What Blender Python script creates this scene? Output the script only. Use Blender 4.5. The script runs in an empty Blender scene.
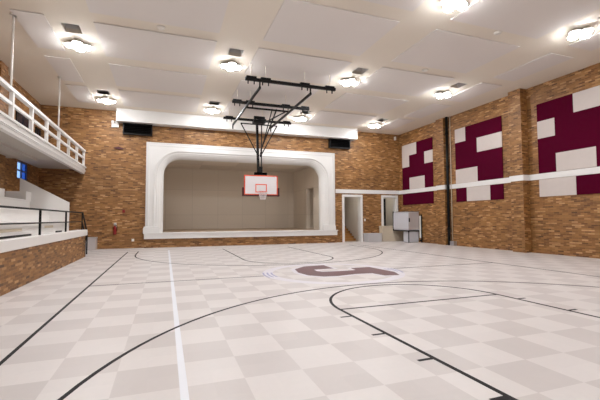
import bpy, bmesh, math, random
from mathutils import Vector, Matrix
random.seed(7)
S = bpy.context.scene
COL = S.collection
PI = math.pi

# ------------------------------------------------------------------ camera, world, exposure
F_PX, YAW, PIT, ROLL, CAM_H = 371.7, 0.3471, 0.0500, -0.0042, 1.61
fw = Vector((math.sin(YAW)*math.cos(PIT), math.cos(YAW)*math.cos(PIT), math.sin(PIT)))
rt = Vector((math.cos(YAW), -math.sin(YAW), 0)); up = rt.cross(fw)
rt2 = rt*math.cos(ROLL) + up*math.sin(ROLL); up2 = -rt*math.sin(ROLL) + up*math.cos(ROLL)
cd = bpy.data.cameras.new('camera'); cam = bpy.data.objects.new('camera', cd); COL.objects.link(cam)
cd.sensor_fit = 'HORIZONTAL'; cd.sensor_width = 36; cd.lens = 36*F_PX/600; cd.clip_start = .05; cd.clip_end = 300
m = Matrix((rt2, up2, -fw)).transposed().to_4x4(); m.translation = (0, 0, CAM_H)
cam.matrix_world = m
S.camera = cam
w = bpy.data.worlds.new('world'); S.world = w; w.use_nodes = True
w.node_tree.nodes['Background'].inputs[0].default_value = (.30, .52, .95, 1)
w.node_tree.nodes['Background'].inputs[1].default_value = 1.6
S.view_settings.view_transform = 'Standard'; S.view_settings.look = 'None'
S.view_settings.gamma = 1; S.view_settings.use_curve_mapping = False
S.view_settings.exposure = -0.07
LAMP_POWER = 165.0            # strength of every glowing lamp head

# ------------------------------------------------------------------ helpers
def lin(c):
    return tuple(((v/255)/12.92 if v/255 <= .04045 else ((v/255+.055)/1.055)**2.4) for v in c) + (1,)

def base(o):
    v = Vector((0, 0, 0))
    while o is not None:
        v += o.location; o = o.parent
    return v

def tag(o, label=None, cat=None, group=None, kind=None):
    if label: o['label'] = label
    if cat: o['category'] = cat
    if group: o['group'] = group
    if kind: o['kind'] = kind
    return o

def thing(name, label, cat, loc, group=None):
    o = bpy.data.objects.new(name, None); COL.objects.link(o); o.location = loc
    o.empty_display_size = .2
    return tag(o, label, cat, group)

class MB:
    def __init__(s): s.bm = bmesh.new()
    def box(s, x0, x1, y0, y1, z0, z1):
        v = [s.bm.verts.new(p) for p in ((x0,y0,z0),(x1,y0,z0),(x1,y1,z0),(x0,y1,z0),(x0,y0,z1),(x1,y0,z1),(x1,y1,z1),(x0,y1,z1))]
        for f in ((3,2,1,0),(4,5,6,7),(0,1,5,4),(1,2,6,5),(2,3,7,6),(3,0,4,7)):
            s.bm.faces.new([v[i] for i in f])
        return s
    def prism(s, pts, ax, a0, a1):
        # pts = 2D outline; ax = extrusion axis
        def P(u, v, a): return {'x': (a,u,v), 'y': (u,a,v), 'z': (u,v,a)}[ax]
        A = [s.bm.verts.new(P(u,v,a0)) for u,v in pts]; B = [s.bm.verts.new(P(u,v,a1)) for u,v in pts]
        s.bm.faces.new(A); s.bm.faces.new(B[::-1])
        n = len(pts)
        for i in range(n): s.bm.faces.new((A[i], B[i], B[(i+1)%n], A[(i+1)%n]))
        return s
    def tube(s, p, q, r, r2=None, seg=12, cap=True):
        p = Vector(p); q = Vector(q); r2 = r if r2 is None else r2
        d = (q-p).normalized(); a = Vector((0,0,1)) if abs(d.z) < .9 else Vector((1,0,0))
        u = d.cross(a).normalized(); v = d.cross(u)
        A = [s.bm.verts.new(p + (u*math.cos(2*PI*i/seg)+v*math.sin(2*PI*i/seg))*r) for i in range(seg)]
        B = [s.bm.verts.new(q + (u*math.cos(2*PI*i/seg)+v*math.sin(2*PI*i/seg))*r2) for i in range(seg)]
        for i in range(seg):
            f = s.bm.faces.new((A[i], A[(i+1)%seg], B[(i+1)%seg], B[i])); f.smooth = True
        if cap: s.bm.faces.new(A[::-1]); s.bm.faces.new(B)
        return s
    def bar(s, p, q, w, h):
        p = Vector(p); q = Vector(q); d = (q-p).normalized()
        a = Vector((0,0,1)) if abs(d.z) < .95 else Vector((0,1,0))
        u = d.cross(a).normalized()*w/2; v = u.cross(d).normalized()*h/2
        A = [s.bm.verts.new(p+e) for e in (-u-v, u-v, u+v, -u+v)]; B = [s.bm.verts.new(q+e) for e in (-u-v, u-v, u+v, -u+v)]
        s.bm.faces.new(A[::-1]); s.bm.faces.new(B)
        for i in range(4): s.bm.faces.new((A[i], A[(i+1)%4], B[(i+1)%4], B[i]))
        return s
    def lathe(s, cx, cy, prof, seg=24):
        rings = [[s.bm.verts.new((cx+r*math.cos(2*PI*i/seg), cy+r*math.sin(2*PI*i/seg), z)) for i in range(seg)] for r, z in prof]
        for A, B in zip(rings, rings[1:]):
            for i in range(seg):
                f = s.bm.faces.new((A[i], A[(i+1)%seg], B[(i+1)%seg], B[i])); f.smooth = True
        s.bm.faces.new(rings[0][::-1]); s.bm.faces.new(rings[-1])
        return s
    def torus(s, c, R, r, seg=40, k=10):
        rings = []
        for i in range(seg):
            a = 2*PI*i/seg
            rings.append([s.bm.verts.new((c[0]+(R+r*math.cos(2*PI*j/k))*math.cos(a), c[1]+(R+r*math.cos(2*PI*j/k))*math.sin(a), c[2]+r*math.sin(2*PI*j/k))) for j in range(k)])
        for i in range(seg):
            A, B = rings[i], rings[(i+1)%seg]
            for j in range(k):
                f = s.bm.faces.new((A[j], B[j], B[(j+1)%k], A[(j+1)%k])); f.smooth = True
        return s
    def ribbon(s, pts, w, z0, z1, closed=False):
        # flat painted stripe following a 2D path
        n = len(pts); L = []
        for i in range(n):
            a = Vector(pts[(i-1)%n] if (closed or i > 0) else pts[i]); b = Vector(pts[(i+1)%n] if (closed or i < n-1) else pts[i])
            d = (b-a).normalized(); nrm = Vector((-d.y, d.x))*w/2; p = Vector(pts[i])
            L.append([s.bm.verts.new((q.x, q.y, z)) for q, z in ((p-nrm, z0), (p+nrm, z0), (p+nrm, z1), (p-nrm, z1))])
        for i in range(n if closed else n-1):
            A, B = L[i], L[(i+1)%n]
            for j in range(4): s.bm.faces.new((A[j], B[j], B[(j+1)%4], A[(j+1)%4]))
        if not closed:
            s.bm.faces.new(L[0][::-1]); s.bm.faces.new(L[-1])
        return s
    def build(s, name, mat, parent=None, bevel=0):
        bmesh.ops.remove_doubles(s.bm, verts=s.bm.verts, dist=1e-6)
        bmesh.ops.recalc_face_normals(s.bm, faces=s.bm.faces)
        if parent is not None: off = base(parent)
        else:
            xs = [v.co for v in s.bm.verts]
            off = Vector(((min(p.x for p in xs)+max(p.x for p in xs))/2, (min(p.y for p in xs)+max(p.y for p in xs))/2, min(p.z for p in xs)))
        for v in s.bm.verts: v.co -= off
        me = bpy.data.meshes.new(name); s.bm.to_mesh(me); s.bm.free()
        me.materials.append(mat)
        o = bpy.data.objects.new(name, me); COL.objects.link(o)
        if parent is not None: o.parent = parent
        else: o.location = off
        if bevel:
            b = o.modifiers.new('bevel', 'BEVEL'); b.width = bevel; b.segments = 2; b.limit_method = 'ANGLE'
        return o

def struct(name, mb, mat, parent=None):
    return tag(mb.build(name, mat, parent), kind='structure')

def kids(o): return [c for c in bpy.data.objects if c.parent == o]
def copy_tree(o, loc=None, parent=None):
    c = o.copy(); COL.objects.link(c)
    if parent is not None: c.parent = parent
    if loc is not None: c.location = loc
    for k in kids(o): copy_tree(k, None, c)
    return c

def slab(mb, ax, us, vs, holes, a0, a1):
    """solid wall/ceiling slab with rectangular holes; ax = normal axis"""
    U = sorted({*us, *[h[0] for h in holes], *[h[1] for h in holes]}); V = sorted({*vs, *[h[2] for h in holes], *[h[3] for h in holes]})
    solid = lambda i, j: (0 <= i < len(U)-1 and 0 <= j < len(V)-1 and not any(h[0] <= (U[i]+U[i+1])/2 <= h[1] and h[2] <= (V[j]+V[j+1])/2 <= h[3] for h in holes))
    P = lambda u, v, a: {'x': (a,u,v), 'y': (u,a,v), 'z': (u,v,a)}[ax]
    q = lambda *p: mb.bm.faces.new([mb.bm.verts.new(e) for e in p])
    for i in range(len(U)-1):
        for j in range(len(V)-1):
            if not solid(i, j): continue
            u0, u1, v0, v1 = U[i], U[i+1], V[j], V[j+1]
            for a in (a0, a1): q(P(u0,v0,a), P(u1,v0,a), P(u1,v1,a), P(u0,v1,a))
            if not solid(i-1, j): q(P(u0,v0,a0), P(u0,v1,a0), P(u0,v1,a1), P(u0,v0,a1))
            if not solid(i+1, j): q(P(u1,v0,a0), P(u1,v1,a0), P(u1,v1,a1), P(u1,v0,a1))
            if not solid(i, j-1): q(P(u0,v0,a0), P(u1,v0,a0), P(u1,v0,a1), P(u0,v0,a1))
            if not solid(i, j+1): q(P(u0,v1,a0), P(u1,v1,a0), P(u1,v1,a1), P(u0,v1,a1))
    return mb

# ------------------------------------------------------------------ materials
class NT:
    def __init__(s, name):
        s.m = bpy.data.materials.new(name); s.m.use_nodes = True; s.t = s.m.node_tree; s.b = s.t.nodes['Principled BSDF']
    def n(s, kind, **kw):
        x = s.t.nodes.new('ShaderNode'+kind)
        for k, v in kw.items(): setattr(x, k, v)
        return x
    def l(s, a, b): s.t.links.new(a, b)
    def math(s, op, a, b=None):
        x = s.n('Math', operation=op)
        for i, v in enumerate((a, b)):
            if v is None: continue
            if isinstance(v, (int, float)): x.inputs[i].default_value = v
            else: s.l(v, x.inputs[i])
        return x.outputs[0]
    def mix(s, fac, a, b, mode='MIX'):
        x = s.n('Mix', data_type='RGBA', blend_type=mode)
        for i, v in ((0, fac), (6, a), (7, b)):
            if isinstance(v, (int, float, tuple)): x.inputs[i].default_value = v
            else: s.l(v, x.inputs[i])
        return x.outputs[2]

def plain(name, rgb, rough=.6, metal=0, var=.05, scale=3.0, bump=0, spec=.5):
    t = NT(name); c = lin(rgb)
    pos = t.n('NewGeometry').outputs['Position']
    nz = t.n('TexNoise'); nz.inputs['Scale'].default_value = scale; nz.inputs['Detail'].default_value = 4
    t.l(pos, nz.inputs['Vector'])
    lo = tuple(v*(1-var) for v in c[:3])+(1,); hi = tuple(min(1, v*(1+var)) for v in c[:3])+(1,)
    t.l(t.mix(nz.outputs[0], lo, hi), t.b.inputs['Base Color'])
    t.b.inputs['Specular IOR Level'].default_value = spec; t.b.inputs['Roughness'].default_value = rough; t.b.inputs['Metallic'].default_value = metal
    if bump:
        b = t.n('Bump'); b.inputs['Strength'].default_value = bump; b.inputs['Distance'].default_value = .01
        n2 = t.n('TexNoise'); n2.inputs['Scale'].default_value = scale*20; t.l(pos, n2.inputs['Vector'])
        t.l(n2.outputs[0], b.inputs['Height']); t.l(b.outputs[0], t.b.inputs['Normal'])
    return t.m

def wall_uv(t):
    g = t.n('NewGeometry'); sp = t.n('SeparateXYZ'); t.l(g.outputs['Position'], sp.inputs[0])
    sn = t.n('SeparateXYZ'); t.l(g.outputs['True Normal'], sn.inputs[0])
    ax = t.math('ABSOLUTE', sn.outputs[0]); fac = t.math('GREATER_THAN', ax, .7)
    u = t.math('ADD', t.math('MULTIPLY', sp.outputs[0], t.math('SUBTRACT', 1.0, fac)), t.math('MULTIPLY', sp.outputs[1], fac))
    az = t.math('GREATER_THAN', t.math('ABSOLUTE', sn.outputs[2]), .7)
    v = t.math('ADD', sp.outputs[2], t.math('MULTIPLY', sp.outputs[1], az))
    cb = t.n('CombineXYZ'); t.l(u, cb.inputs[0]); t.l(v, cb.inputs[1])
    return cb.outputs[0]

def brick_mat(name='brick'):
    t = NT(name); uv = wall_uv(t)
    br = t.n('TexBrick', offset=.5); t.l(uv, br.inputs['Vector'])
    br.inputs['Color1'].default_value = (1, 1, 1, 1); br.inputs['Color2'].default_value = (0, 0, 0, 1); br.inputs['Mortar'].default_value = (.5, .5, .5, 1)
    br.inputs['Scale'].default_value = 1; br.inputs['Brick Width'].default_value = .25; br.inputs['Row Height'].default_value = .066
    br.inputs['Mortar Size'].default_value = .006; br.inputs['Mortar Smooth'].default_value = .3; br.inputs['Bias'].default_value = 0
    ramp = t.n('ValToRGB'); e = ramp.color_ramp.elements
    e[0].position = 0; e[0].color = lin(BR[0]); e[1].position = 1; e[1].color = lin(BR[4])
    for p, c in ((.12, BR[1]), (.45, BR[2]), (.8, BR[3])):
        x = e.new(p); x.color = lin(c)
    t.l(br.outputs['Color'], ramp.inputs[0])
    mp = t.n('Mapping'); mp.inputs['Scale'].default_value = (1.1, 5.5, 1); t.l(uv, mp.inputs['Vector'])
    nz = t.n('TexNoise'); nz.inputs['Scale'].default_value = 1.6; nz.inputs['Detail'].default_value = 5; t.l(mp.outputs[0], nz.inputs['Vector'])
    r2 = t.n('MapRange'); r2.inputs[1].default_value = .3; r2.inputs[2].default_value = .7; t.l(nz.outputs[0], r2.inputs[0])
    c = t.mix(t.math('MULTIPLY', r2.outputs[0], .45), ramp.outputs[0], lin(BR[1]))
    n3 = t.n('TexNoise'); n3.inputs['Scale'].default_value = .35; n3.inputs['Detail'].default_value = 3; t.l(uv, n3.inputs['Vector'])
    r3 = t.n('MapRange'); r3.inputs[1].default_value = .35; r3.inputs[2].default_value = .7; r3.inputs[3].default_value = .82; r3.inputs[4].default_value = 1.12; t.l(n3.outputs[0], r3.inputs[0])
    sc = t.n('VectorMath', operation='SCALE'); t.l(c, sc.inputs[0]); t.l(r3.outputs[0], sc.inputs['Scale'])
    c = t.mix(br.outputs['Fac'], sc.outputs[0], lin(BR[5]))
    t.l(c, t.b.inputs['Base Color']); t.b.inputs['Roughness'].default_value = .55
    bp = t.n('Bump', invert=True); bp.inputs['Strength'].default_value = .5; bp.inputs['Distance'].default_value = .006
    t.l(br.outputs['Fac'], bp.inputs['Height']); t.l(bp.outputs[0], t.b.inputs['Normal'])
    return t.m
BR = [(76,45,22), (116,76,37), (146,101,54), (161,114,61), (206,160,110), (146,106,62)]

def floor_mat():
    t = NT('checker floor tiles'); pos = t.n('NewGeometry').outputs['Position']
    mp = t.n('Mapping', vector_type='POINT'); mp.inputs['Location'].default_value = (-1.395/.6175+40, -3.815/.631+40, .5)
    mp.inputs['Scale'].default_value = (1/.6175, 1/.631, 1); t.l(pos, mp.inputs['Vector'])
    ck = t.n('TexChecker'); ck.inputs['Scale'].default_value = 1; t.l(mp.outputs[0], ck.inputs['Vector'])
    ck.inputs['Color1'].default_value = lin(FL[0]); ck.inputs['Color2'].default_value = lin(FL[1])
    m2 = t.n('VectorMath', operation='SCALE'); t.l(mp.outputs[0], m2.inputs[0]); m2.inputs['Scale'].default_value = 2
    fl = t.n('VectorMath', operation='FLOOR'); t.l(m2.outputs[0], fl.inputs[0])
    wn = t.n('TexWhiteNoise', noise_dimensions='2D'); t.l(fl.outputs[0], wn.inputs['Vector'])
    r = t.n('MapRange'); r.inputs[3].default_value = .975; r.inputs[4].default_value = 1.015; t.l(wn.outputs[0], r.inputs[0])
    sc = t.n('VectorMath', operation='SCALE'); t.l(ck.outputs[0], sc.inputs[0]); t.l(r.outputs[0], sc.inputs['Scale'])
    nz = t.n('TexNoise'); nz.inputs['Scale'].default_value = 14; nz.inputs['Detail'].default_value = 5; t.l(pos, nz.inputs['Vector'])
    r2 = t.n('MapRange'); r2.inputs[3].default_value = .96; r2.inputs[4].default_value = 1.04; t.l(nz.outputs[0], r2.inputs[0])
    s2 = t.n('VectorMath', operation='SCALE'); t.l(sc.outputs[0], s2.inputs[0]); t.l(r2.outputs[0], s2.inputs['Scale'])
    t.l(s2.outputs[0], t.b.inputs['Base Color'])
    r3 = t.n('MapRange'); r3.inputs[3].default_value = .32; r3.inputs[4].default_value = .45; t.l(nz.outputs[0], r3.inputs[0])
    t.l(r3.outputs[0], t.b.inputs['Roughness'])
    return t.m
FL = [(197,190,187), (211,205,202)]

def panelled(name, rgb, bw, bh, seam=.8, alt=.93):
    t = NT(name); uv = wall_uv(t)
    br = t.n('TexBrick', offset=0); t.l(uv, br.inputs['Vector'])
    c = lin(rgb)
    br.inputs['Color1'].default_value = c; br.inputs['Color2'].default_value = tuple(v*alt for v in c[:3])+(1,); br.inputs['Mortar'].default_value = tuple(v*seam for v in c[:3])+(1,)
    br.inputs['Scale'].default_value = 1; br.inputs['Brick Width'].default_value = bw; br.inputs['Row Height'].default_value = bh; br.inputs['Mortar Size'].default_value = .012
    t.l(br.outputs['Color'], t.b.inputs['Base Color']); t.b.inputs['Roughness'].default_value = .75
    return t.m

def glow(name, rgb, s):
    t = NT(name); t.b.inputs['Base Color'].default_value = (.9, .9, .9, 1)
    t.b.inputs['Emission Color'].default_value = lin(rgb); t.b.inputs['Emission Strength'].default_value = s
    return t.m

def glass(name, c):
    t = NT(name); t.b.inputs['Transmission Weight'].default_value = 1; t.b.inputs['Roughness'].default_value = .02
    t.b.inputs['IOR'].default_value = 1.1; t.b.inputs['Base Color'].default_value = c + (1,)
    return t.m

M = dict(
    brick=brick_mat(), floor=floor_mat(),
    ceiling=plain('cream ceiling paint', (230,221,207), .8, var=.015, scale=1),
    panel=plain('white acoustic board', (226,220,215), .85, var=.015, scale=1),
    white=plain('white gloss paint', (226,224,221), .4, var=.02),
    warm=plain('warm white paint', (226,221,213), .5, var=.02),
    stand=plain('white painted boards', (228,224,220), .55, var=.03, scale=1.5),
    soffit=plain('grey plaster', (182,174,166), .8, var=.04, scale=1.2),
    black=plain('black painted steel', (9,8,9), .5, spec=.25, var=.1),
    line=plain('black court paint', (17,14,16), .6, spec=.2, var=.05),
    wline=plain('white court paint', (226,228,234), .4, var=.02),
    maroon=plain('maroon fabric', (74,2,31), .95, spec=.08, var=.08, scale=6, bump=.2),
    grey=plain('pale grey fabric', (200,190,184), .9, var=.04, scale=6, bump=.2, spec=.1),
    logo=plain('maroon court paint', (98,64,67), .45, var=.04),
    logo_pale=plain('pale lavender court paint', (214,210,216), .4, var=.03),
    logo_blue=plain('slate blue court paint', (150,150,182), .4, var=.05),
    board=plain('white backboard', (232,228,230), .25, var=.01),
    orange=plain('orange red paint', (232,92,58), .4, var=.03),
    pad=plain('dark red padding', (70,16,20), .6, var=.05),
    net=plain('white cord', (225,215,215), .8, var=.03),
    metal=plain('pale grey enamel', (206,206,212), .35, var=.02),
    metal2=plain('warm grey enamel', (188,180,178), .35, var=.03),
    beige=plain('beige painted block', (205,190,168), .7, var=.04, scale=4),
    bluegrey=plain('blue grey paint', (192,189,190), .5, var=.04),
    alu=plain('brushed aluminium', (185,185,190), .35, .8, var=.05),
    dark=plain('dark void', (26,24,24), .9, var=.1),
    glassdark=plain('dark glass', (30,36,52), .1, var=.1),
    wood=plain('oiled oak', (176,128,74), .5, var=.15, scale=5),
    stagewall=panelled('stage wall panels', (226,215,200), 1.94, 1.93),
    stageceil=panelled('stage ceiling panels', (232,222,208), 2.4, 3.0, .9, .78),
    stagefloor=plain('stage boards', (176,152,128), .5, var=.08, scale=2),
    red=plain('red enamel', (130,20,20), .35, var=.05),
    plate=plain('white plastic', (225,222,215), .4, var=.01),
    frame=plain('blue grey window bars', (92,104,140), .5, var=.05),
    glow=glow('lamp glow', (245,247,250), LAMP_POWER), stagefill=glow('added stage fill glow', (255,243,226), 14), passage=glow('added passage fill glow', (255,244,226), 26), glass=glass('window glass', (.95, .98, 1)), glassdimsky=glass('dim sky window glass', (.06, .14, .38)),  # stage and passage glows serve added lamps; dark glass holds a dimmer sky
)

# ------------------------------------------------------------------ the room
XL, XR, YN, YB, ZC = -6.25, 15.93, -4.0, 22.79, 7.67
LX = (-2.87, 2.33, 7.45, 12.53); LY = (20.55, 14.25, 7.95, 1.65)      # lamp grid
WELL = [(x-.24, x+.24, y-1.25, y-.68) for y in LY for x in LX]
fl = struct('floor', MB().box(XL-.4, XR+.4, YN-.4, YB+.3, -.2, 0), M['floor'])
struct('ceiling', slab(MB(), 'z', (XL-.4, XR+.4), (YN-.4, YB+.3), WELL, ZC, ZC+.12), M['ceiling'])
OP = (-.13, 9.76, .83, 5.15)                                            # stage opening
D1 = (11.42, 12.70, 0, 3.1); D2 = (14.50, 15.58, 0, 3.1)
struct('wall_back', slab(MB(), 'y', (XL-.4, XR+.4), (0, ZC), [(OP[0]-.36, OP[1]+.36, OP[2], OP[3]+.31), D1, D2], YB, YB+.3), M['brick'])
struct('wall_right', MB().box(XR, XR+.4, YN-.4, YB+.3, 0, ZC), M['brick'])
WIN = (19.8, 21.15, 3.45, 4.28); WUP = (19.3, 21.2, 5.15, 6.5); WUP2 = (15.6, 17.2, 4.6, 6.6)
struct('wall_left', slab(MB(), 'x', (YN-.4, YB+.3), (0, ZC), [WIN], XL-.12, XL), M['brick'])
struct('wall_front', MB().box(XL-.4, XR+.4, YN-.4, YN, 0, ZC), M['brick'])
# brick pilasters of the right wall
PIL = [(2.2, 2.85), (7.4, 8.05), (12.6, 13.25), (17.95, 18.6)]
for i, (a, b) in enumerate(PIL):
    struct('trim_%d' % (i+1), MB().box(XR-(.40 if i < 3 else .22), XR, a, b, 0, ZC), M['brick'])
# white trim strip, round the corner and over the pilasters
t = MB().box(10.80, XR, YB-.05, YB, 3.33, 3.59)
ys = [YN] + [v for p in PIL for v in p] + [YB]
for i in range(0, len(ys)-1, 2): t.box(XR-.05, XR, ys[i], ys[i+1], 3.33, 3.59)
for a, b in PIL: t.box(XR-(.42 if a < 17 else .26), XR, a-.05, b+.05, 3.33, 3.59)
struct('trim_5', t, M['white'])
# white bulkhead across the back wall
struct('trim_6', MB().box(-2.60, 12.21, 22.2, YB, 6.99, ZC), M['white'])
# stage behind the arch
struct('stage_floor', MB().box(-1.2, 11.0, YB+.001, 30.1, .6, .84), M['stagefloor'])
struct('wall_stage_back', MB().box(-1.5, 10.5, 29.8, 30.1, .84, 5.5), M['stagewall'])
struct('wall_stage_left', MB().box(-1.5, -1.2, YB+.3, 29.8, .84, 5.5), M['stagewall'])
struct('wall_stage_right', slab(MB(), 'x', (YB+.3, 29.8), (.84, 5.5), [(25.3, 26.75, .84, 3.9)], 10.2, 10.5), M['stagewall'])
struct('ceiling_stage', MB().box(-1.5, 10.5, YB+.3, 30.1, 5.5, 5.7), M['stageceil'])
struct('wall_stage_alcove', MB().box(10.9, 11.0, 25.0, 27.0, .84, 4.1).box(10.5, 11.0, 24.9, 25.0, .84, 4.1).box(10.5, 11.0, 27.0, 27.1, .84, 4.1).box(10.5, 11.0, 24.9, 27.1, 4.0, 4.1), M['stagewall'])
# corridor with stairs behind the first doorway, room behind the second
struct('wall_corridor', MB().box(11.0, 11.1, YB+.3, 28.5, -.2, 3.6).box(12.95, 13.05, YB+.3, 28.5, -.2, 3.6).box(11.0, 13.05, 28.5, 28.6, -.2, 3.6)
       .box(14.05, 14.15, YB+.3, 26, -.2, 3.6).box(15.9, 16.0, YB+.3, 26, -.2, 3.6).box(14.05, 16.0, 26, 26.1, -.2, 3.6)
       , M['warm'])
struct('ceiling_corridor', MB().box(11.0, 13.05, YB+.3, 28.6, 3.5, 3.6).box(14.05, 16.0, YB+.3, 26.1, 3.5, 3.6), M['warm'])
struct('floor_corridor', MB().box(11.0, 13.05, YB+.3, 28.6, -.2, -.001).box(14.05, 16.0, YB+.3, 26.1, -.2, -.001), M['stagefloor'])

# ------------------------------------------------------------------ paint on the floor
CX, CY = 4.755, 10.28
def arc(cx, cy, r, a0, a1, n=64): return [(cx+r*math.cos(a0+(a1-a0)*i/n), cy+r*math.sin(a0+(a1-a0)*i/n)) for i in range(n+1)]
Z0, Z1 = .0005, .003
LW = .05
def paint(name, mb, mat='line'): return struct(name, mb, M[mat], fl)
paint('sideline', MB().ribbon([(-1.72, YN+.8), (-1.72, 20.2)], LW, Z0, Z1))
paint('sideline', MB().ribbon([(11.08, YN+.8), (11.08, 20.2)], LW, Z0, Z1))
paint('white_line', MB().ribbon([(.185, YN+.5), (.185, 20.6)], .075, Z0, .002), 'wline')
paint('center_line', MB().ribbon([(-1.72, CY), (2.62, CY)], .04, Z0, Z1).ribbon([(6.9, CY), (11.08, CY)], .04, Z0, Z1))
R3 = 5.87
paint('three_point_line', MB().ribbon([(CX-R3, .2)] + arc(CX, 2.24, R3, PI, 0) + [(CX+R3, .2)], LW, Z0, Z1))
paint('three_point_line', MB().ribbon([(CX-.13-R3, 20.3)] + arc(CX-.13, 18.32, R3, PI, 2*PI) + [(CX-.13+R3, 20.3)], LW, Z0, Z1))
FTY = 6.03; RL = 1.83
k = MB().ribbon([(CX-RL, .2), (CX-RL, FTY)] + arc(CX, FTY, RL, PI, 0)[1:-1] + [(CX+RL, FTY), (CX+RL, .2)], .055, Z0, .0034).ribbon([(CX-RL, FTY), (CX+RL, FTY)], LW, Z0, .0026)
for yy in (5.56, 4.57, 3.58):
    k.box(CX-RL-.22, CX-RL-.02, yy-.025, yy+.025, Z0, .0022).box(CX+RL+.02, CX+RL+.22, yy-.025, yy+.025, Z0, .0022)
for s in (-1, 1):
    a, b = sorted((CX+s*(RL+.02), CX+s*(RL+.2))); k.box(a, b, 2.51, 2.62, Z0, .0022)
paint('free_throw_lane', k)
FY2 = 14.6
paint('free_throw_lane', MB().ribbon([(CX-RL, 20.3), (CX-RL, FY2)] + arc(CX, FY2, RL, PI, 2*PI)[1:-1] + [(CX+RL, FY2), (CX+RL, 20.3)], .055, Z0, .0034))
# centre emblem: pale ring and a maroon block letter S lying on its side
ring = MB().ribbon(arc(CX, CY, 1.95, 0, 2*PI, 96)[:-1], .3, Z0, .0016, True)
paint('emblem_ring', ring, 'logo_pale')
b = MB()
for r in (1.84, 1.96, 2.08):
    b.ribbon(arc(CX, CY, r, PI-.30, PI+.16, 8), .055, .0016, .0026)
    b.ribbon(arc(CX, CY, r, -.42, .04, 8), .055, .0016, .0026)
paint('emblem_mark', b, 'logo_blue')
SP = [(3.88,11.25),(3.74,10.5),(3.83,9.9),(4.15,9.55),(4.55,9.5),(5.2,9.66),(5.72,9.62),(5.82,9.10),(6.27,9.05),(6.48,9.6),(6.36,10.88),(5.66,10.85),(5.58,10.38),(5.05,10.36),(4.5,10.42),(4.38,10.62),(4.42,10.95),(5.12,10.98),(5.15,11.88),(4.4,11.8)]
cx = sum(p[0] for p in SP)/len(SP); cy = sum(p[1] for p in SP)/len(SP)
def offset(pts, d):
    out = []; n = len(pts)
    for i in range(n):
        a, p, c = Vector(pts[i-1]), Vector(pts[i]), Vector(pts[(i+1)%n])
        n1 = (p-a).normalized(); n2 = (c-p).normalized()
        v = Vector((-n1.y, n1.x)) + Vector((-n2.y, n2.x))
        v = v.normalized()*d if v.length > 1e-4 else Vector((0,0))
        out.append((p.x - v.x, p.y - v.y))
    return out
paint('emblem_outline', MB().prism(offset(SP, .14), 'z', .0016, .0028), 'logo_pale')
paint('emblem_letter', MB().prism(SP, 'z', .0028, .004), 'logo')

# ------------------------------------------------------------------ stage arch
def arch_paths(prof):
    """prof: list of (sx, sz, protrusion, radius or None) -> frame mesh"""
    N = 12; loops = []
    for dx, dz, yp, rad in prof:
        x0, x1, zt = OP[0]-dx, OP[1]+dx, OP[3]+dz
        pts = [(x0, OP[2])]
        for i in range(N+1):
            a = PI - (PI/2)*i/N
            if rad: pts.append((x0+rad+rad*math.cos(a), zt-rad+rad*math.sin(a)))
            else:                                    # square corner, same point count
                f = i/N; L = .9
                pts.append((x0, zt-L+2*L*f) if f <= .5 else (x0+L*(2*f-1), zt))
        for i in range(N+1):
            a = PI/2 - (PI/2)*i/N
            if rad: pts.append((x1-rad+rad*math.cos(a), zt-rad+rad*math.sin(a)))
            else:
                f = i/N; L = .9
                pts.append((x1-L*(1-2*f), zt) if f <= .5 else (x1, zt-L*(2*f-1)))
        pts.append((x1, OP[2]))
        loops.append([(x, YB-yp, z) for x, z in pts])
    mb = MB(); vs = [[mb.bm.verts.new(p) for p in lp] for lp in loops]
    for A, B in zip(vs, vs[1:]):
        for i in range(len(A)-1): mb.bm.faces.new((A[i], A[i+1], B[i+1], B[i]))
    return mb
arch = thing('stage_arch', 'white moulded proscenium arch with rounded inner corners framing the stage', 'arch', (4.8, YB, OP[2]))
prof = [(.94,.86,0,None),(.94,.86,.14,None),(.90,.80,.14,None),(.92,.79,.11,None),(.86,.74,.11,None),(.85,.73,.15,None),(.77,.66,.15,None),(.76,.65,.12,None),
        (.55,.46,.12,1.45),(.54,.45,.17,1.44),(.47,.40,.17,1.38),(.40,.34,.10,1.32),(.34,.29,.10,1.28),(.33,.28,.06,1.26),(.22,.19,.02,1.14),(.12,.10,-.06,1.04),(.04,.03,-.17,.97),(0,0,-.30,.93),(0,0,-.45,.93),(.6,.55,-.45,1.4)]
arch_paths(prof).build('moulding', M['white'], arch)
# spandrel lining behind the rounded corners is part of the moulding; plinths at the feet
for s, (a, b2) in enumerate(((-1.18, -.30), (9.80, 10.72))):
    MB().box(a if s == 0 else a, b2, YB-.2, YB, .84, 1.12).box(a+.03, b2-.03, YB-.18, YB, 1.12, 1.2).build('plinth', M['white'], arch, .02)
MB().box(-1.12, 10.80, YB-.26, YB+.02, .50, .80).box(-1.16, 10.84, YB-.30, YB+.3, .78, .85).build('stage_ledge', M['white'], arch, .015)
struct('trim_7', MB().box(-1.10, 10.78, YB-.18, YB, 0, .5), M['brick'])

bo = thing('stage_fill_light', 'added unseen light batten behind the top of the stage arch to brighten the stage', 'fill light', (4.8, 23.5, 5.5))  # batten added out of sight to brighten the stage interior
MB().box(.8, 8.8, 23.42, 23.62, 5.42, 5.5).build('housing', M['black'], bo)
for i in range(8): MB().box(.95+i, 1.65+i, 23.45, 23.59, 5.39, 5.42).build('lamp', M['stagefill'], bo)

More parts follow.
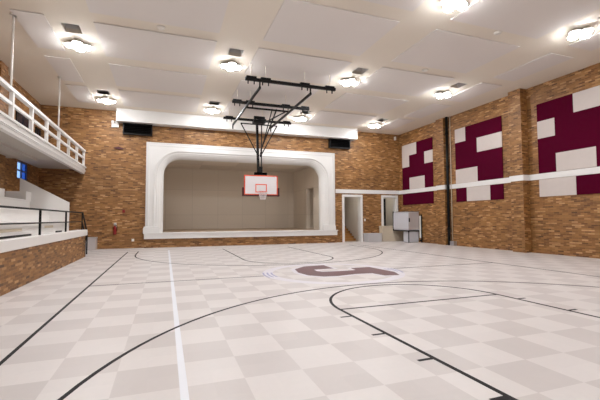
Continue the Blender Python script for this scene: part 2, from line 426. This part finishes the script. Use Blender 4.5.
# ------------------------------------------------------------------ doorways
def door_frame(n, x0, x1, zt, wdt=.14):
    d = struct('door_%d' % n, MB().box(x0-wdt, x0+.015, YB-.06, YB+.32, 0, zt-.015).box(x1-.015, x1+wdt, YB-.06, YB+.32, 0, zt-.015).box(x0-wdt, x1+wdt, YB-.06, YB+.32, zt-.015, zt+wdt), M['white'])
    return d
door_frame(1, D1[0], D1[1], 3.1); door_frame(2, D2[0], D2[1], 3.1)
st = thing('staircase', 'light wooden steps rising inside the open doorway beside the stage', 'stairs', (12.0, 24.4, 0))
for i in range(7):
    MB().box(11.15, 12.9, 23.9+i*.3, 23.9+(i+1)*.3 if i < 6 else 28.4, i*.17, (i+1)*.17).build('step', M['wood'], st)
hr = MB().tube((11.25, 24.0, 1.25), (11.25, 26.0, 2.4), .03)
for yy, zz in ((24.2, 1.37), (25.8, 2.28)): hr.tube((11.25, yy, zz), (11.12, yy, zz-.05), .015)
tag(hr.build('handrail', M['black']), 'dark handrail on the wall of the stair passage', 'handrail')
for nm, x, y in (('stair passage behind the first doorway', 12.0, 23.55), ('room behind the right hand doorway', 15.0, 23.9)):  # lamps added out of sight to brighten the spaces behind both doorways
    p = thing('passage_fill_lamp', 'added unseen round lamp brightening the ' + nm, 'ceiling lamp', (x, y, 3.5))
    MB().lathe(x, y, [(.12, 3.40), (.15, 3.43), (.15, 3.47)], 20).build('diffuser', M['passage'], p)
    MB().lathe(x, y, [(.17, 3.47), (.17, 3.5)], 20).build('base', M['plate'], p)
tag(MB().bar((14.52, 23.15, 1.53), (15.12, 23.45, 1.53), .05, 3.02).build('door_leaf', M['dark']), 'dark door leaf standing open inside the right hand doorway', 'door')
tag(MB().box(14.12, XR-.01, 22.33, YB-.07, 0, 1.06).box(14.09, XR-.01, 22.30, YB-.07, 1.0, 1.08).build('half_wall', M['beige'], None, .01), 'cream half wall in front of the right hand doorway', 'half wall')
tag(MB().box(12.9, 13.94, 22.1, YB-.01, 0, .52).box(12.88, 13.96, 22.07, YB-.01, .52, .58).build('low_bench', M['bluegrey'], None, .01), 'low blue grey box against brick between the two doorways', 'box')

# ------------------------------------------------------------------ metal cabinet on a stand by the corner
cb = thing('metal_cabinet', 'pale grey metal cabinet raised on a white stand in the far right corner', 'cabinet', (15.4, 21.4, 0))
X0, X1, Y0, Y1 = 15.0, 15.86, 20.6, 22.28
MB().box(X0, X1, Y0, Y1, .80, 2.02).build('body', M['metal'], cb, .015)
MB().box(X0-.03, X0, Y0+.04, Y1-.04, .86, 1.97).build('side_panel', M['metal'], cb, .01)
d = MB().box(X0+.03, X1-.03, Y0-.03, Y0, .86, 1.97).build('door', M['metal2'], cb, .01)
MB().box(X0+.03, X0+.09, Y0-.08, Y0-.03, 1.36, 1.62).build('handle', M['black'], d)
MB().box(X0-.04, X1+.03, Y0-.05, Y1, .74, .80).build('base_frame', M['black'], cb)
MB().box(X0-.03, X1+.03, Y0-.04, Y1, 2.02, 2.05).build('top_frame', M['alu'], cb)
MB().box(X0-.05, X0, Y1-.06, Y1, .74, 2.08).build('corner_post', M['black'], cb)
MB().box(X0+.12, X1-.02, Y0+.04, Y0+.7, .02, .74).build('pedestal', M['metal'], cb, .01)
MB().box(X0+.14, X1-.04, Y0+.08, Y0+.66, 0, .03).build('foot', M['black'], cb)
MB().box(X0+.04, X0+.08, Y0+.02, Y0+.06, 0, .74).build('leg', M['black'], cb)
sd = thing('folding_cart', 'narrow white upright panel with black post beside the grey cabinet', 'cart', (15.87, 20.42, 0))
MB().box(15.82, 15.87, 20.37, 20.52, .3, 1.75).build('panel', M['plate'], sd, .01)
MB().bar((15.85, 20.33, 0), (15.85, 20.33, 1.85), .05, .05).build('post', M['black'], sd)
MB().bar((15.85, 20.33, 1.82), (15.85, 20.53, 1.82), .04, .04).build('bracket', M['black'], sd)
MB().bar((15.85, 20.33, .12), (15.85, 20.53, .12), .04, .12).build('foot', M['black'], sd)

# ------------------------------------------------------------------ wall things
wp = thing('drain_pipe', 'black vertical pipe from floor to ceiling on the right brick wall', 'pipe', (15.80, 17.76, 0))
MB().tube((15.80, 17.76, 0), (15.80, 17.76, ZC), .08, seg=20).build('pipe', M['black'], wp)
for zz in (.9, 4.6, 6.6): MB().tube((15.80, 17.76, zz), (15.80, 17.76, zz+.14), .10, seg=20).build('collar', M['black'], wp)
tag(MB().box(15.72, XR, 17.3, 17.62, 0, .26).box(15.70, 15.73, 17.34, 17.58, .05, .2).build('floor_valve', M['alu'], None, .01), 'small grey metal box at the foot of the black pipe', 'box')
cd_ = MB().tube((15.89, 17.58, .3), (15.89, 17.58, ZC), .025)
tag(cd_.build('conduit', M['beige']), 'thin tan conduit running up beside the black pipe', 'conduit')

CELL = .805
def acoustic(y_far, greys, label):
    t = thing('acoustic_panel', label, 'acoustic panel', (XR, y_far-2*CELL, 2.54), 'maroon and grey acoustic panels on the right wall')
    rows = [(5.97, 6.77), (5.18, 5.97), (4.41, 5.18), (3.60, 4.41), (2.54, 3.32)]
    mb = MB()
    gset = {c for g in greys for c in g}
    for r_, (z0, z1) in enumerate(rows):
        c = 0
        while c < 4:
            if (c, r_) in gset: c += 1; continue
            e = c
            while e < 4 and (e, r_) not in gset: e += 1
            mb.box(XR-.035, XR-.004, y_far-e*CELL, y_far-c*CELL, z0, z1); c = e
    mb.build('maroon_panel', M['maroon'], t)
    for g in greys:
        q = MB()
        for rr in sorted({r_ for _, r_ in g}):
            cs = [c for c, r_ in g if r_ == rr]
            q.box(XR-.036, XR-.004, y_far-(max(cs)+1)*CELL+.004, y_far-min(cs)*CELL-.004, rows[rr][0]+(.004 if rr != 0 or len(g) < 3 else 0), rows[rr][1]-.004)
        q.build('grey_panel', M['grey'], t)['label'] = 'pale grey fabric panel'
acoustic(12.09, [[(2,0),(3,0)], [(0,1)], [(1,3),(2,3)], [(0,4),(1,4)]], 'maroon fabric wall panel with grey blocks, cut by the right photo edge')
acoustic(17.21, [[(0,0)], [(2,1),(3,1)], [(0,3),(1,3)], [(1,4),(2,4)]], 'maroon fabric wall panel with grey blocks between black pipe and brick pilaster')
acoustic(22.39, [[(0,0),(1,0),(0,1)], [(3,1)], [(1,3),(2,3)]], 'maroon fabric wall panel with grey blocks nearest the far corner')

for x0, x1, lab in ((-2.3, -.77, 'black vent opening on brick above the left end of the stage arch'), (10.3, 11.85, 'black vent opening on brick above the right end of the stage arch')):
    v = thing('air_vent', lab, 'vent', ((x0+x1)/2, YB, 6.36))
    MB().box(x0, x1, 22.55, YB, 6.36, 6.42).box(x0, x1, 22.55, YB, 6.92, 6.99).box(x0, x0+.06, 22.55, YB, 6.42, 6.92).box(x1-.06, x1, 22.55, YB, 6.42, 6.92).box(x0+.06, x1-.06, YB-.04, YB, 6.42, 6.92).build('housing', M['black'], v)
    for i in range(5):
        z = 6.46+i*.1
        MB().prism([(22.60, z), (22.62, z), (22.70, z+.07), (22.68, z+.07)], 'x', x0+.06, x1-.06).build('louvre', M['black'], v)
e = thing('emergency_light', 'white twin head emergency light on brick under the bulkhead corner', 'emergency light', (-2.7, YB, 6.75))
MB().box(-2.88, -2.52, YB-.12, YB, 6.72, 6.95).build('box', M['plate'], e, .01)
for x in (-2.80, -2.60): MB().tube((x, YB-.10, 7.02), (x, YB-.26, 6.98), .05, .085, 16).build('lamp_head', M['plate'], e)
for x in (-2.80, -2.60): MB().box(x-.02, x+.02, YB-.12, YB-.06, 6.94, 7.05).build('bracket', M['plate'], e)
tag(MB().prism([(-2.78, 5.58), (-2.5, 5.66), (-2.3, 5.60), (-2.25, 5.53), (-2.5, 5.50)], 'y', YB-.06, YB).build('wall_bracket', M['pad'], None), 'small dark bracket left on brick between balcony end and stage arch', 'bracket')
fe = thing('fire_extinguisher', 'small red fire extinguisher on the brick wall left of the stage', 'fire extinguisher', (-2.6, YB-.12, .78))
MB().lathe(-2.6, YB-.12, [(.06, .78), (.085, .80), (.085, 1.15), (.06, 1.22), (.03, 1.26), (.03, 1.29)], 20).build('cylinder', M['red'], fe)
MB().box(-2.63, -2.57, YB-.2, YB-.06, 1.29, 1.33).box(-2.62, -2.58, YB-.22, YB-.08, 1.36, 1.38).build('valve', M['black'], fe)
MB().tube((-2.56, YB-.14, 1.3), (-2.49, YB-.14, 1.22), .014).tube((-2.49, YB-.14, 1.22), (-2.5, YB-.14, .95), .014).build('hose', M['black'], fe)
MB().box(-2.66, -2.54, YB-.035, YB, .9, 1.42).build('bracket', M['plate'], fe)
tag(MB().box(-2.26, -2.12, YB-.05, YB, 1.98, 2.14).build('fire_alarm', M['red'], None, .008), 'small red fire alarm box on brick above the extinguisher', 'fire alarm')
tag(MB().box(-1.76, -1.63, YB-.02, YB, .38, .52).build('outlet_plate', M['plate'], None, .004), 'white outlet plate low on brick left of the stage', 'outlet')
tag(MB().box(12.98, 13.08, YB-.02, YB, 1.42, 1.58).build('switch_plate', M['plate'], None, .004), 'white switch plate on brick between the two doorways', 'switch')
tag(MB().box(15.5, 15.62, YB-.12, YB, 7.25, 7.5).build('junction_box', M['plate'], None, .01), 'small white box high on brick near the far right corner', 'box')
tag(MB().box(-4.12, -3.46, 22.2, YB-.01, 0, .62).box(-4.14, -3.44, 22.18, YB-.01, .62, .66).build('metal_box', M['metal2'], None, .01), 'low grey metal box against brick at the end of the bleachers', 'box')

# ------------------------------------------------------------------ windows of the left wall
def window(n, y0, y1, z0, z1, mat, nx=2, nz=2, hole=True):
    w_ = thing('window_%d' % n, None, None, (XL, (y0+y1)/2, z0)); w_['kind'] = 'structure'
    xa, xb = (XL-.10, XL-.03) if hole else (XL, XL+.06)
    f = MB().box(xa, xb, y0, y0+.06, z0, z1).box(xa, xb, y1-.06, y1, z0, z1).box(xa, xb, y0, y1, z0, z0+.06).box(xa, xb, y0, y1, z1-.06, z1)
    for i in range(1, nx): yy = y0+(y1-y0)*i/nx; f.box(xa, xb, yy-.03, yy+.03, z0, z1)
    for i in range(1, nz): zz = z0+(z1-z0)*i/nz; f.box(xa, xb, y0, y1, zz-.03, zz+.03)
    f.build('window_frame', M['frame'] if hole else M['black'], w_)
    ym = (y0+y1)/2
    MB().box(xa+.03, xa+.04, y0+.05, ym, z0+.05, z1-.05).build('pane', mat, w_)
    MB().box(xa+.03, xa+.04, ym, y1-.05, z0+.05, z1-.05).build('pane', M['glassdimsky'] if hole else mat, w_)  # dark blue tint on this pane stands in for dimmer sky outside
window(1, *WIN, M['glass'], 2, 2)
window(2, 19.4, 21.0, 4.75, 6.45, M['glassdark'], 2, 2, False)
window(3, 22.0, 22.7, 4.75, 6.3, M['glassdark'], 2, 1, False)
struct('trim_8', MB().box(XL, XL+.3, 16.9, 17.6, 0, ZC), M['brick'])

# ------------------------------------------------------------------ balcony
BX = -4.12; BY0, BY1 = 5.0, 22.74
bc = thing('balcony', 'white balcony along the left brick wall with deep stepped fascia', 'balcony', (-5.2, 14, 4.08))
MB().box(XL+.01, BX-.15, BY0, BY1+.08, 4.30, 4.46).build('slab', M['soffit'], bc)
MB().box(BX-.15, BX, BY0, BY1, 4.16, 4.44).box(BX-.15, BX+.06, BY0, BY1, 4.38, 4.45).box(BX-.18, BX-.02, BY0, BY1, 4.06, 4.16).box(BX-.02, BX+.03, BY0, BY1, 4.20, 4.25).build('fascia', M['white'], bc)
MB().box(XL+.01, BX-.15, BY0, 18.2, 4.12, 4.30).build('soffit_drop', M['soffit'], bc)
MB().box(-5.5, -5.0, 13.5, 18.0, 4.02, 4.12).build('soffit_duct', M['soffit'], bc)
for y in (7.8, 12.93, 18.07):
    r_ = MB().tube((-4.30, y, 4.3), (-4.30, y, ZC-.02), .03).lathe(-4.30, y, [(.09, ZC-.04), (.09, ZC)], 20)
    r_.build('hanger_rod', M['warm'], bc)
rl = thing('balcony_railing', 'white square post railing on the edge of the balcony', 'railing', (BX-.06, 14, 4.45))
py = [22.62-1.66*i for i in range(11)]
for i, y in enumerate(py): MB().box(BX-.11, BX-.01, y-.06, y+.06, 4.45, 5.30).build('post', M['white'], rl)
MB().box(BX-.13, BX+.01, py[-1]-.05, BY1, 5.26, 5.36).build('top_rail', M['white'], rl)
MB().box(BX-.10, BX-.02, py[-1]-.05, BY1, 4.86, 4.95).build('middle_rail', M['white'], rl)

# ------------------------------------------------------------------ bleachers under the balcony
YE = 18.3
bl = thing('bleacher_stand', 'white tiered bleacher stand with low brick front under the balcony', 'bleachers', (-4.7, 8, 0))
MB().box(-3.45, -3.25, YN+.01, YE+.15, 0, .92).box(XL+.01, -3.25, YE-.05, YE+.15, 0, .92).build('brick_front', M['brick'], bl)
MB().box(-3.60, -3.20, YN+.01, YE+.22, .92, 1.17).build('cap', M['stand'], bl, .015)
for i, (xf, zt) in enumerate(((-3.95, 1.55), (-4.6, 1.98), (-5.3, 2.41))):
    xb = (-4.6, -5.3, XL+.02)[i]
    MB().box(xb, xf, YN+.01, YE, 0, zt-.05).box(xb, xf+.04, YN+.01, YE, zt-.05, zt).build('tier', M['stand'], bl)
MB().box(XL+.01, -5.55, YN+.01, 16.45, 2.41, 2.74).build('top_seat', M['stand'], bl)
MB().box(-5.95, -5.26, 17.7, YE, 2.41, 2.75).build('top_seat', M['stand'], bl)
MB().box(-3.95, -3.45, YN+.01, YE, .9, 1.10).build('aisle', M['stand'], bl)
MB().prism([(-3.90, 0), (-3.90, 2.34), (-5.67, 3.33), (-5.67, 0)], 'y', YE, YE+.16).build('end_parapet', M['stand'], bl)
for y0, y1, z in ((8.0, 13.0, 1.26), (15.2, 16.2, 1.30)):
    MB().box(-3.96, -3.935, y0, y1, z+.02, z+.1).build('vent_slot', M['beige'], bl)
gr = thing('guard_rail', 'dark two bar metal guard rail on the white bleacher cap', 'railing', (-3.4, 10, 1.17))
for y in (3.65, 6.65, 9.65, 12.65, 15.62, 18.42):
    MB().box(-3.425, -3.375, y-.03, y+.03, 1.17, 1.90).build('post', M['black'], gr)
MB().box(-3.425, -3.375, YN+.02, 18.45, 1.88, 1.925).build('top_rail', M['black'], gr)
MB().box(-3.42, -3.38, YN+.02, 18.45, 1.50, 1.535).build('middle_rail', M['black'], gr)
MB().box(-3.55, -3.50, 4.0, 12.3, 1.17, 1.22).build('dark_strip', M['black'], gr)  # thin black strip lying on the cap behind the posts
MB().box(-3.55, -3.50, 14.9, 15.55, 1.17, 1.22).build('dark_strip', M['black'], gr)
sr = MB().bar((-3.4, 18.49, 1.9), (-3.42, 19.7, 1.0), .05, .05).bar((-3.42, 19.7, 0), (-3.42, 19.7, 1.0), .05, .05).bar((-3.4, 18.50, 1.45), (-3.42, 19.7, .55), .04, .04)
tag(sr.build('stair_handrail', M['black']), 'dark sloping handrail at the far end of the bleachers', 'handrail')

# ------------------------------------------------------------------ ceiling boards
cols = [(-4.28, -3.45, 'narrow column over the balcony edge'), (-2.15, 1.57, 'wide column left of the hoop'), (3.02, 6.70, 'wide column above the hoop'), (8.08, 11.70, 'wide column right of the hoop'), (13.22, 14.42, 'narrow column along the right brick wall')]
rows = [(18.92, 21.50, 'row nearest the stage'), (15.80, 18.35, 'second row from the stage'), (12.58, 15.08, 'third row from the stage'), (9.42, 11.97, 'fourth row from the stage'), (6.25, 8.80, 'fifth row from the stage')]
for ri, (y0, y1, rn) in enumerate(rows):
    for ci, (x0, x1, cn) in enumerate(cols):
        if ri == 4 and ci < 2 or ri == 3 and ci == 0: continue
        p = thing('ceiling_panel', 'white acoustic ceiling board, %s, %s' % (cn, rn), 'ceiling panel', ((x0+x1)/2, (y0+y1)/2, ZC), 'white acoustic boards on the ceiling')
        MB().box(x0, x1, y0, y1, ZC-.04, ZC-.015).build('board', M['panel'], p)
        MB().box(x0+.06, x1-.06, y0+.06, y1-.06, ZC-.015, ZC).build('batten', M['soffit'], p)

# ------------------------------------------------------------------ ceiling lamps
def make_lamp(x, y):
    t = thing('ceiling_lamp', 'x', 'ceiling lamp', (x, y, ZC), 'bright ceiling lamps')
    xa, xb, ya, yb = x-.24, x+.24, y-1.25, y-.68
    zt = ZC+.36
    MB().box(xa-.03, xa, ya-.03, yb+.03, ZC+.0, zt).box(xb, xb+.03, ya-.03, yb+.03, ZC+.0, zt).box(xa, xb, ya-.03, ya, ZC+.0, zt).box(xa, xb, yb, yb+.03, ZC+.0, zt).build('recess_lining', M['white'], t)
    MB().box(xa-.03, xb+.03, ya-.03, yb+.03, zt, zt+.04).build('recess_top', M['dark'], t)
    MB().lathe(x, y, [(.07, ZC-.10), (.10, ZC-.06), (.06, ZC)], 20).bar((x-.30, y, ZC-.05), (x+.30, y, ZC-.05), .04, .03).bar((x, y-.26, ZC-.05), (x, y+.26, ZC-.05), .04, .03).build('crossbar', M['alu'], t)
    for dx, dy in ((-.25, 0), (.25, 0), (0, -.22), (0, .22)):
        h = MB().lathe(x+dx, y+dy, [(.05, ZC-.215), (.12, ZC-.19), (.15, ZC-.135)], 20).build('lamp_head', M['glow'], t)
        MB().lathe(x+dx, y+dy, [(.155, ZC-.14), (.16, ZC-.10), (.11, ZC-.06), (.04, ZC-.045)], 20).build('housing', M['plate'], h)
    return t
proto = None
cn = ['first', 'second', 'third', 'fourth']
rn = ['row nearest the stage', 'middle row above the hoop', 'row nearest the viewer']
for ri, y in enumerate(LY):
    for ci, x in enumerate(LX):
        if proto is None: t = proto = make_lamp(x, y)
        else: t = copy_tree(proto, (x, y, ZC))
        if ri == 3 or (ri == 2 and ci < 2):
            t['label'] = 'bright ceiling lamp behind the viewer, outside the photo'
        else:
            t['label'] = 'bright ceiling lamp, %s from the left in the %s' % (cn[ci-2] if ri == 2 else cn[ci], rn[ri])

for x, y, lab in ((-.21, 12.25, 'small round detector on ceiling between boards left of the hoop'), (9.92, 12.3, 'small round detector on ceiling between boards right of the hoop'), (10.15, 8.95, 'small round detector on ceiling near the top right lamps')):
    d = thing('smoke_detector', lab, 'smoke detector', (x, y, ZC), 'round ceiling detectors')
    MB().lathe(x, y, [(.05, ZC-.07), (.10, ZC-.05), (.13, ZC-.015), (.13, ZC)], 24).build('body', M['warm'], d)

# ------------------------------------------------------------------ basketball hoop hung from the ceiling
HX, HY = 4.755, 19.2
hp = thing('basketball_hoop', 'white rectangular basketball backboard with orange border hung on black ceiling frame', 'basketball hoop', (HX, HY, 2.6))
ZB = 7.05
BE = [(2.84, 6.68, 14.03), (2.84, 6.66, 17.02), (2.86, 6.68, 19.95)]
for bi, (x0, x1, y) in enumerate(BE):
    MB().box(x0, x1, y-.06, y+.06, ZB-.06, ZB+.05).build('beam', M['black'], hp)
    for f in ((.06, .21, .64, .93), (.06, .22, .68, .94), (.08, .56, .93))[bi]:
        x = x0+(x1-x0)*f
        MB().box(x-.20, x+.20, y-.09, y+.09, ZB-.02, ZB+.10).box(x-.14, x-.10, y-.02, y+.02, ZB-.19, ZB).box(x+.10, x+.14, y-.02, y+.02, ZB-.19, ZB).build('clamp', M['black'], hp)
        MB().tube((x, y, ZB+.08), (x, y, ZC), .018, seg=8).build('hanger_rod', M['ceiling'], hp)
# long arms under the beams
for x in (3.42, 5.56):
    MB().bar((x, 14.03, ZB-.05), (x, 14.06, ZB-.32), .05, .05).bar((x, 14.0, ZB-.30), (x-.02, 20.15, ZB-.30), .07, .09).bar((x-.02, 20.15, ZB-.24), (x-.02, 20.15, ZB-.52), .06, .06).build('arm', M['black'], hp)
MB().bar((3.45, 17.1, ZB-.2), (5.6, 17.1, ZB-.2), .07, .07).build('cross_bar', M['black'], hp)
# mast with a V brace and a back stay
MB().bar((HX-.07, 19.55, 4.1), (HX-.07, 19.9, ZB-.05), .12, .12).build('mast', M['black'], hp)
MB().bar((HX+.10, 19.55, 4.3), (HX+.16, 19.75, ZB-.05), .05, .05).build('mast', M['black'], hp)
MB().bar((3.72, 19.55, 6.72), (5.74, 19.55, 6.72), .05, .05).bar((3.72, 19.55, 6.74), (HX-.06, 19.5, 4.95), .05, .05).bar((5.74, 19.55, 6.74), (HX+.02, 19.5, 4.95), .05, .05).build('v_brace', M['black'], hp)
MB().bar((5.00, 17.1, ZB-.15), (HX+.04, 19.45, 5.3), .05, .05).bar((4.78, 17.1, ZB-.15), (HX-.01, 19.45, 5.0), .04, .04).build('back_stay', M['black'], hp)
MB().box(4.45, 5.05, 19.6, 20.0, ZB-.22, ZB-.06).tube((4.5, 19.8, ZB+.12), (5.1, 19.8, ZB+.12), .09).build('winch', M['black'], hp)
MB().bar((5.6, 17.4, ZB-.1), (4.9, 19.5, ZB-.28), .05, .05).build('back_stay', M['black'], hp)
MB().box(4.45, 5.05, 19.27, 19.6, 3.98, 4.08).box(HX-.1, HX+.1, 19.3, 19.6, 3.5, 4.4).box(4.4, 5.1, 19.27, 19.33, 3.1, 4.08).build('board_bracket', M['black'], hp)
bx0, bx1, bz0, bz1 = 3.84, 5.67, 2.86, 3.92
MB().box(bx0, bx1, HY, HY+.06, bz0, bz1).build('backboard', M['board'], hp)
def rect(mb, x0, x1, z0, z1, wd, y0, y1):
    return mb.box(x0, x1, y0, y1, z0, z0+wd).box(x0, x1, y0, y1, z1-wd, z1).box(x0, x0+wd, y0, y1, z0+wd, z1-wd).box(x1-wd, x1, y0, y1, z0+wd, z1-wd)
rect(MB(), bx0, bx1, bz0, bz1, .06, HY-.005, HY+.065).build('border', M['orange'], hp)
rect(MB(), HX-.31, HX+.31, 3.0, 3.45, .05, HY-.004, HY).build('target_square', M['orange'], hp)
MB().box(bx0-.09, bx1+.09, HY-.03, HY+.09, bz0-.06, bz0).box(bx0-.09, bx0, HY-.03, HY+.09, bz0, bz0+.40).box(bx1, bx1+.09, HY-.03, HY+.09, bz0, bz0+.40).build('edge_padding', M['pad'], hp, .015)
RC = (HX, HY-.15-.23, 3.02)
rim = MB().torus(RC, .23, .012).box(HX-.09, HX+.09, HY-.16, HY, 2.97, 3.04).build('rim', M['orange'], hp)
nt = MB(); n = 14
def npt(i, j): 
    f = j/4; r_ = .225*(1-f)+.125*f
    a = 2*PI*(i+(j%2)*.5)/n
    return (RC[0]+r_*math.cos(a), RC[1]+r_*math.sin(a), RC[2]-.42*f)
for j in range(4):
    for i in range(n):
        for di in ((0, -1) if j % 2 == 0 else (0, 1)):
            nt.tube(npt(i, j), npt(i+di, j+1), .011, seg=5)
nt.build('net', M['net'], rim)
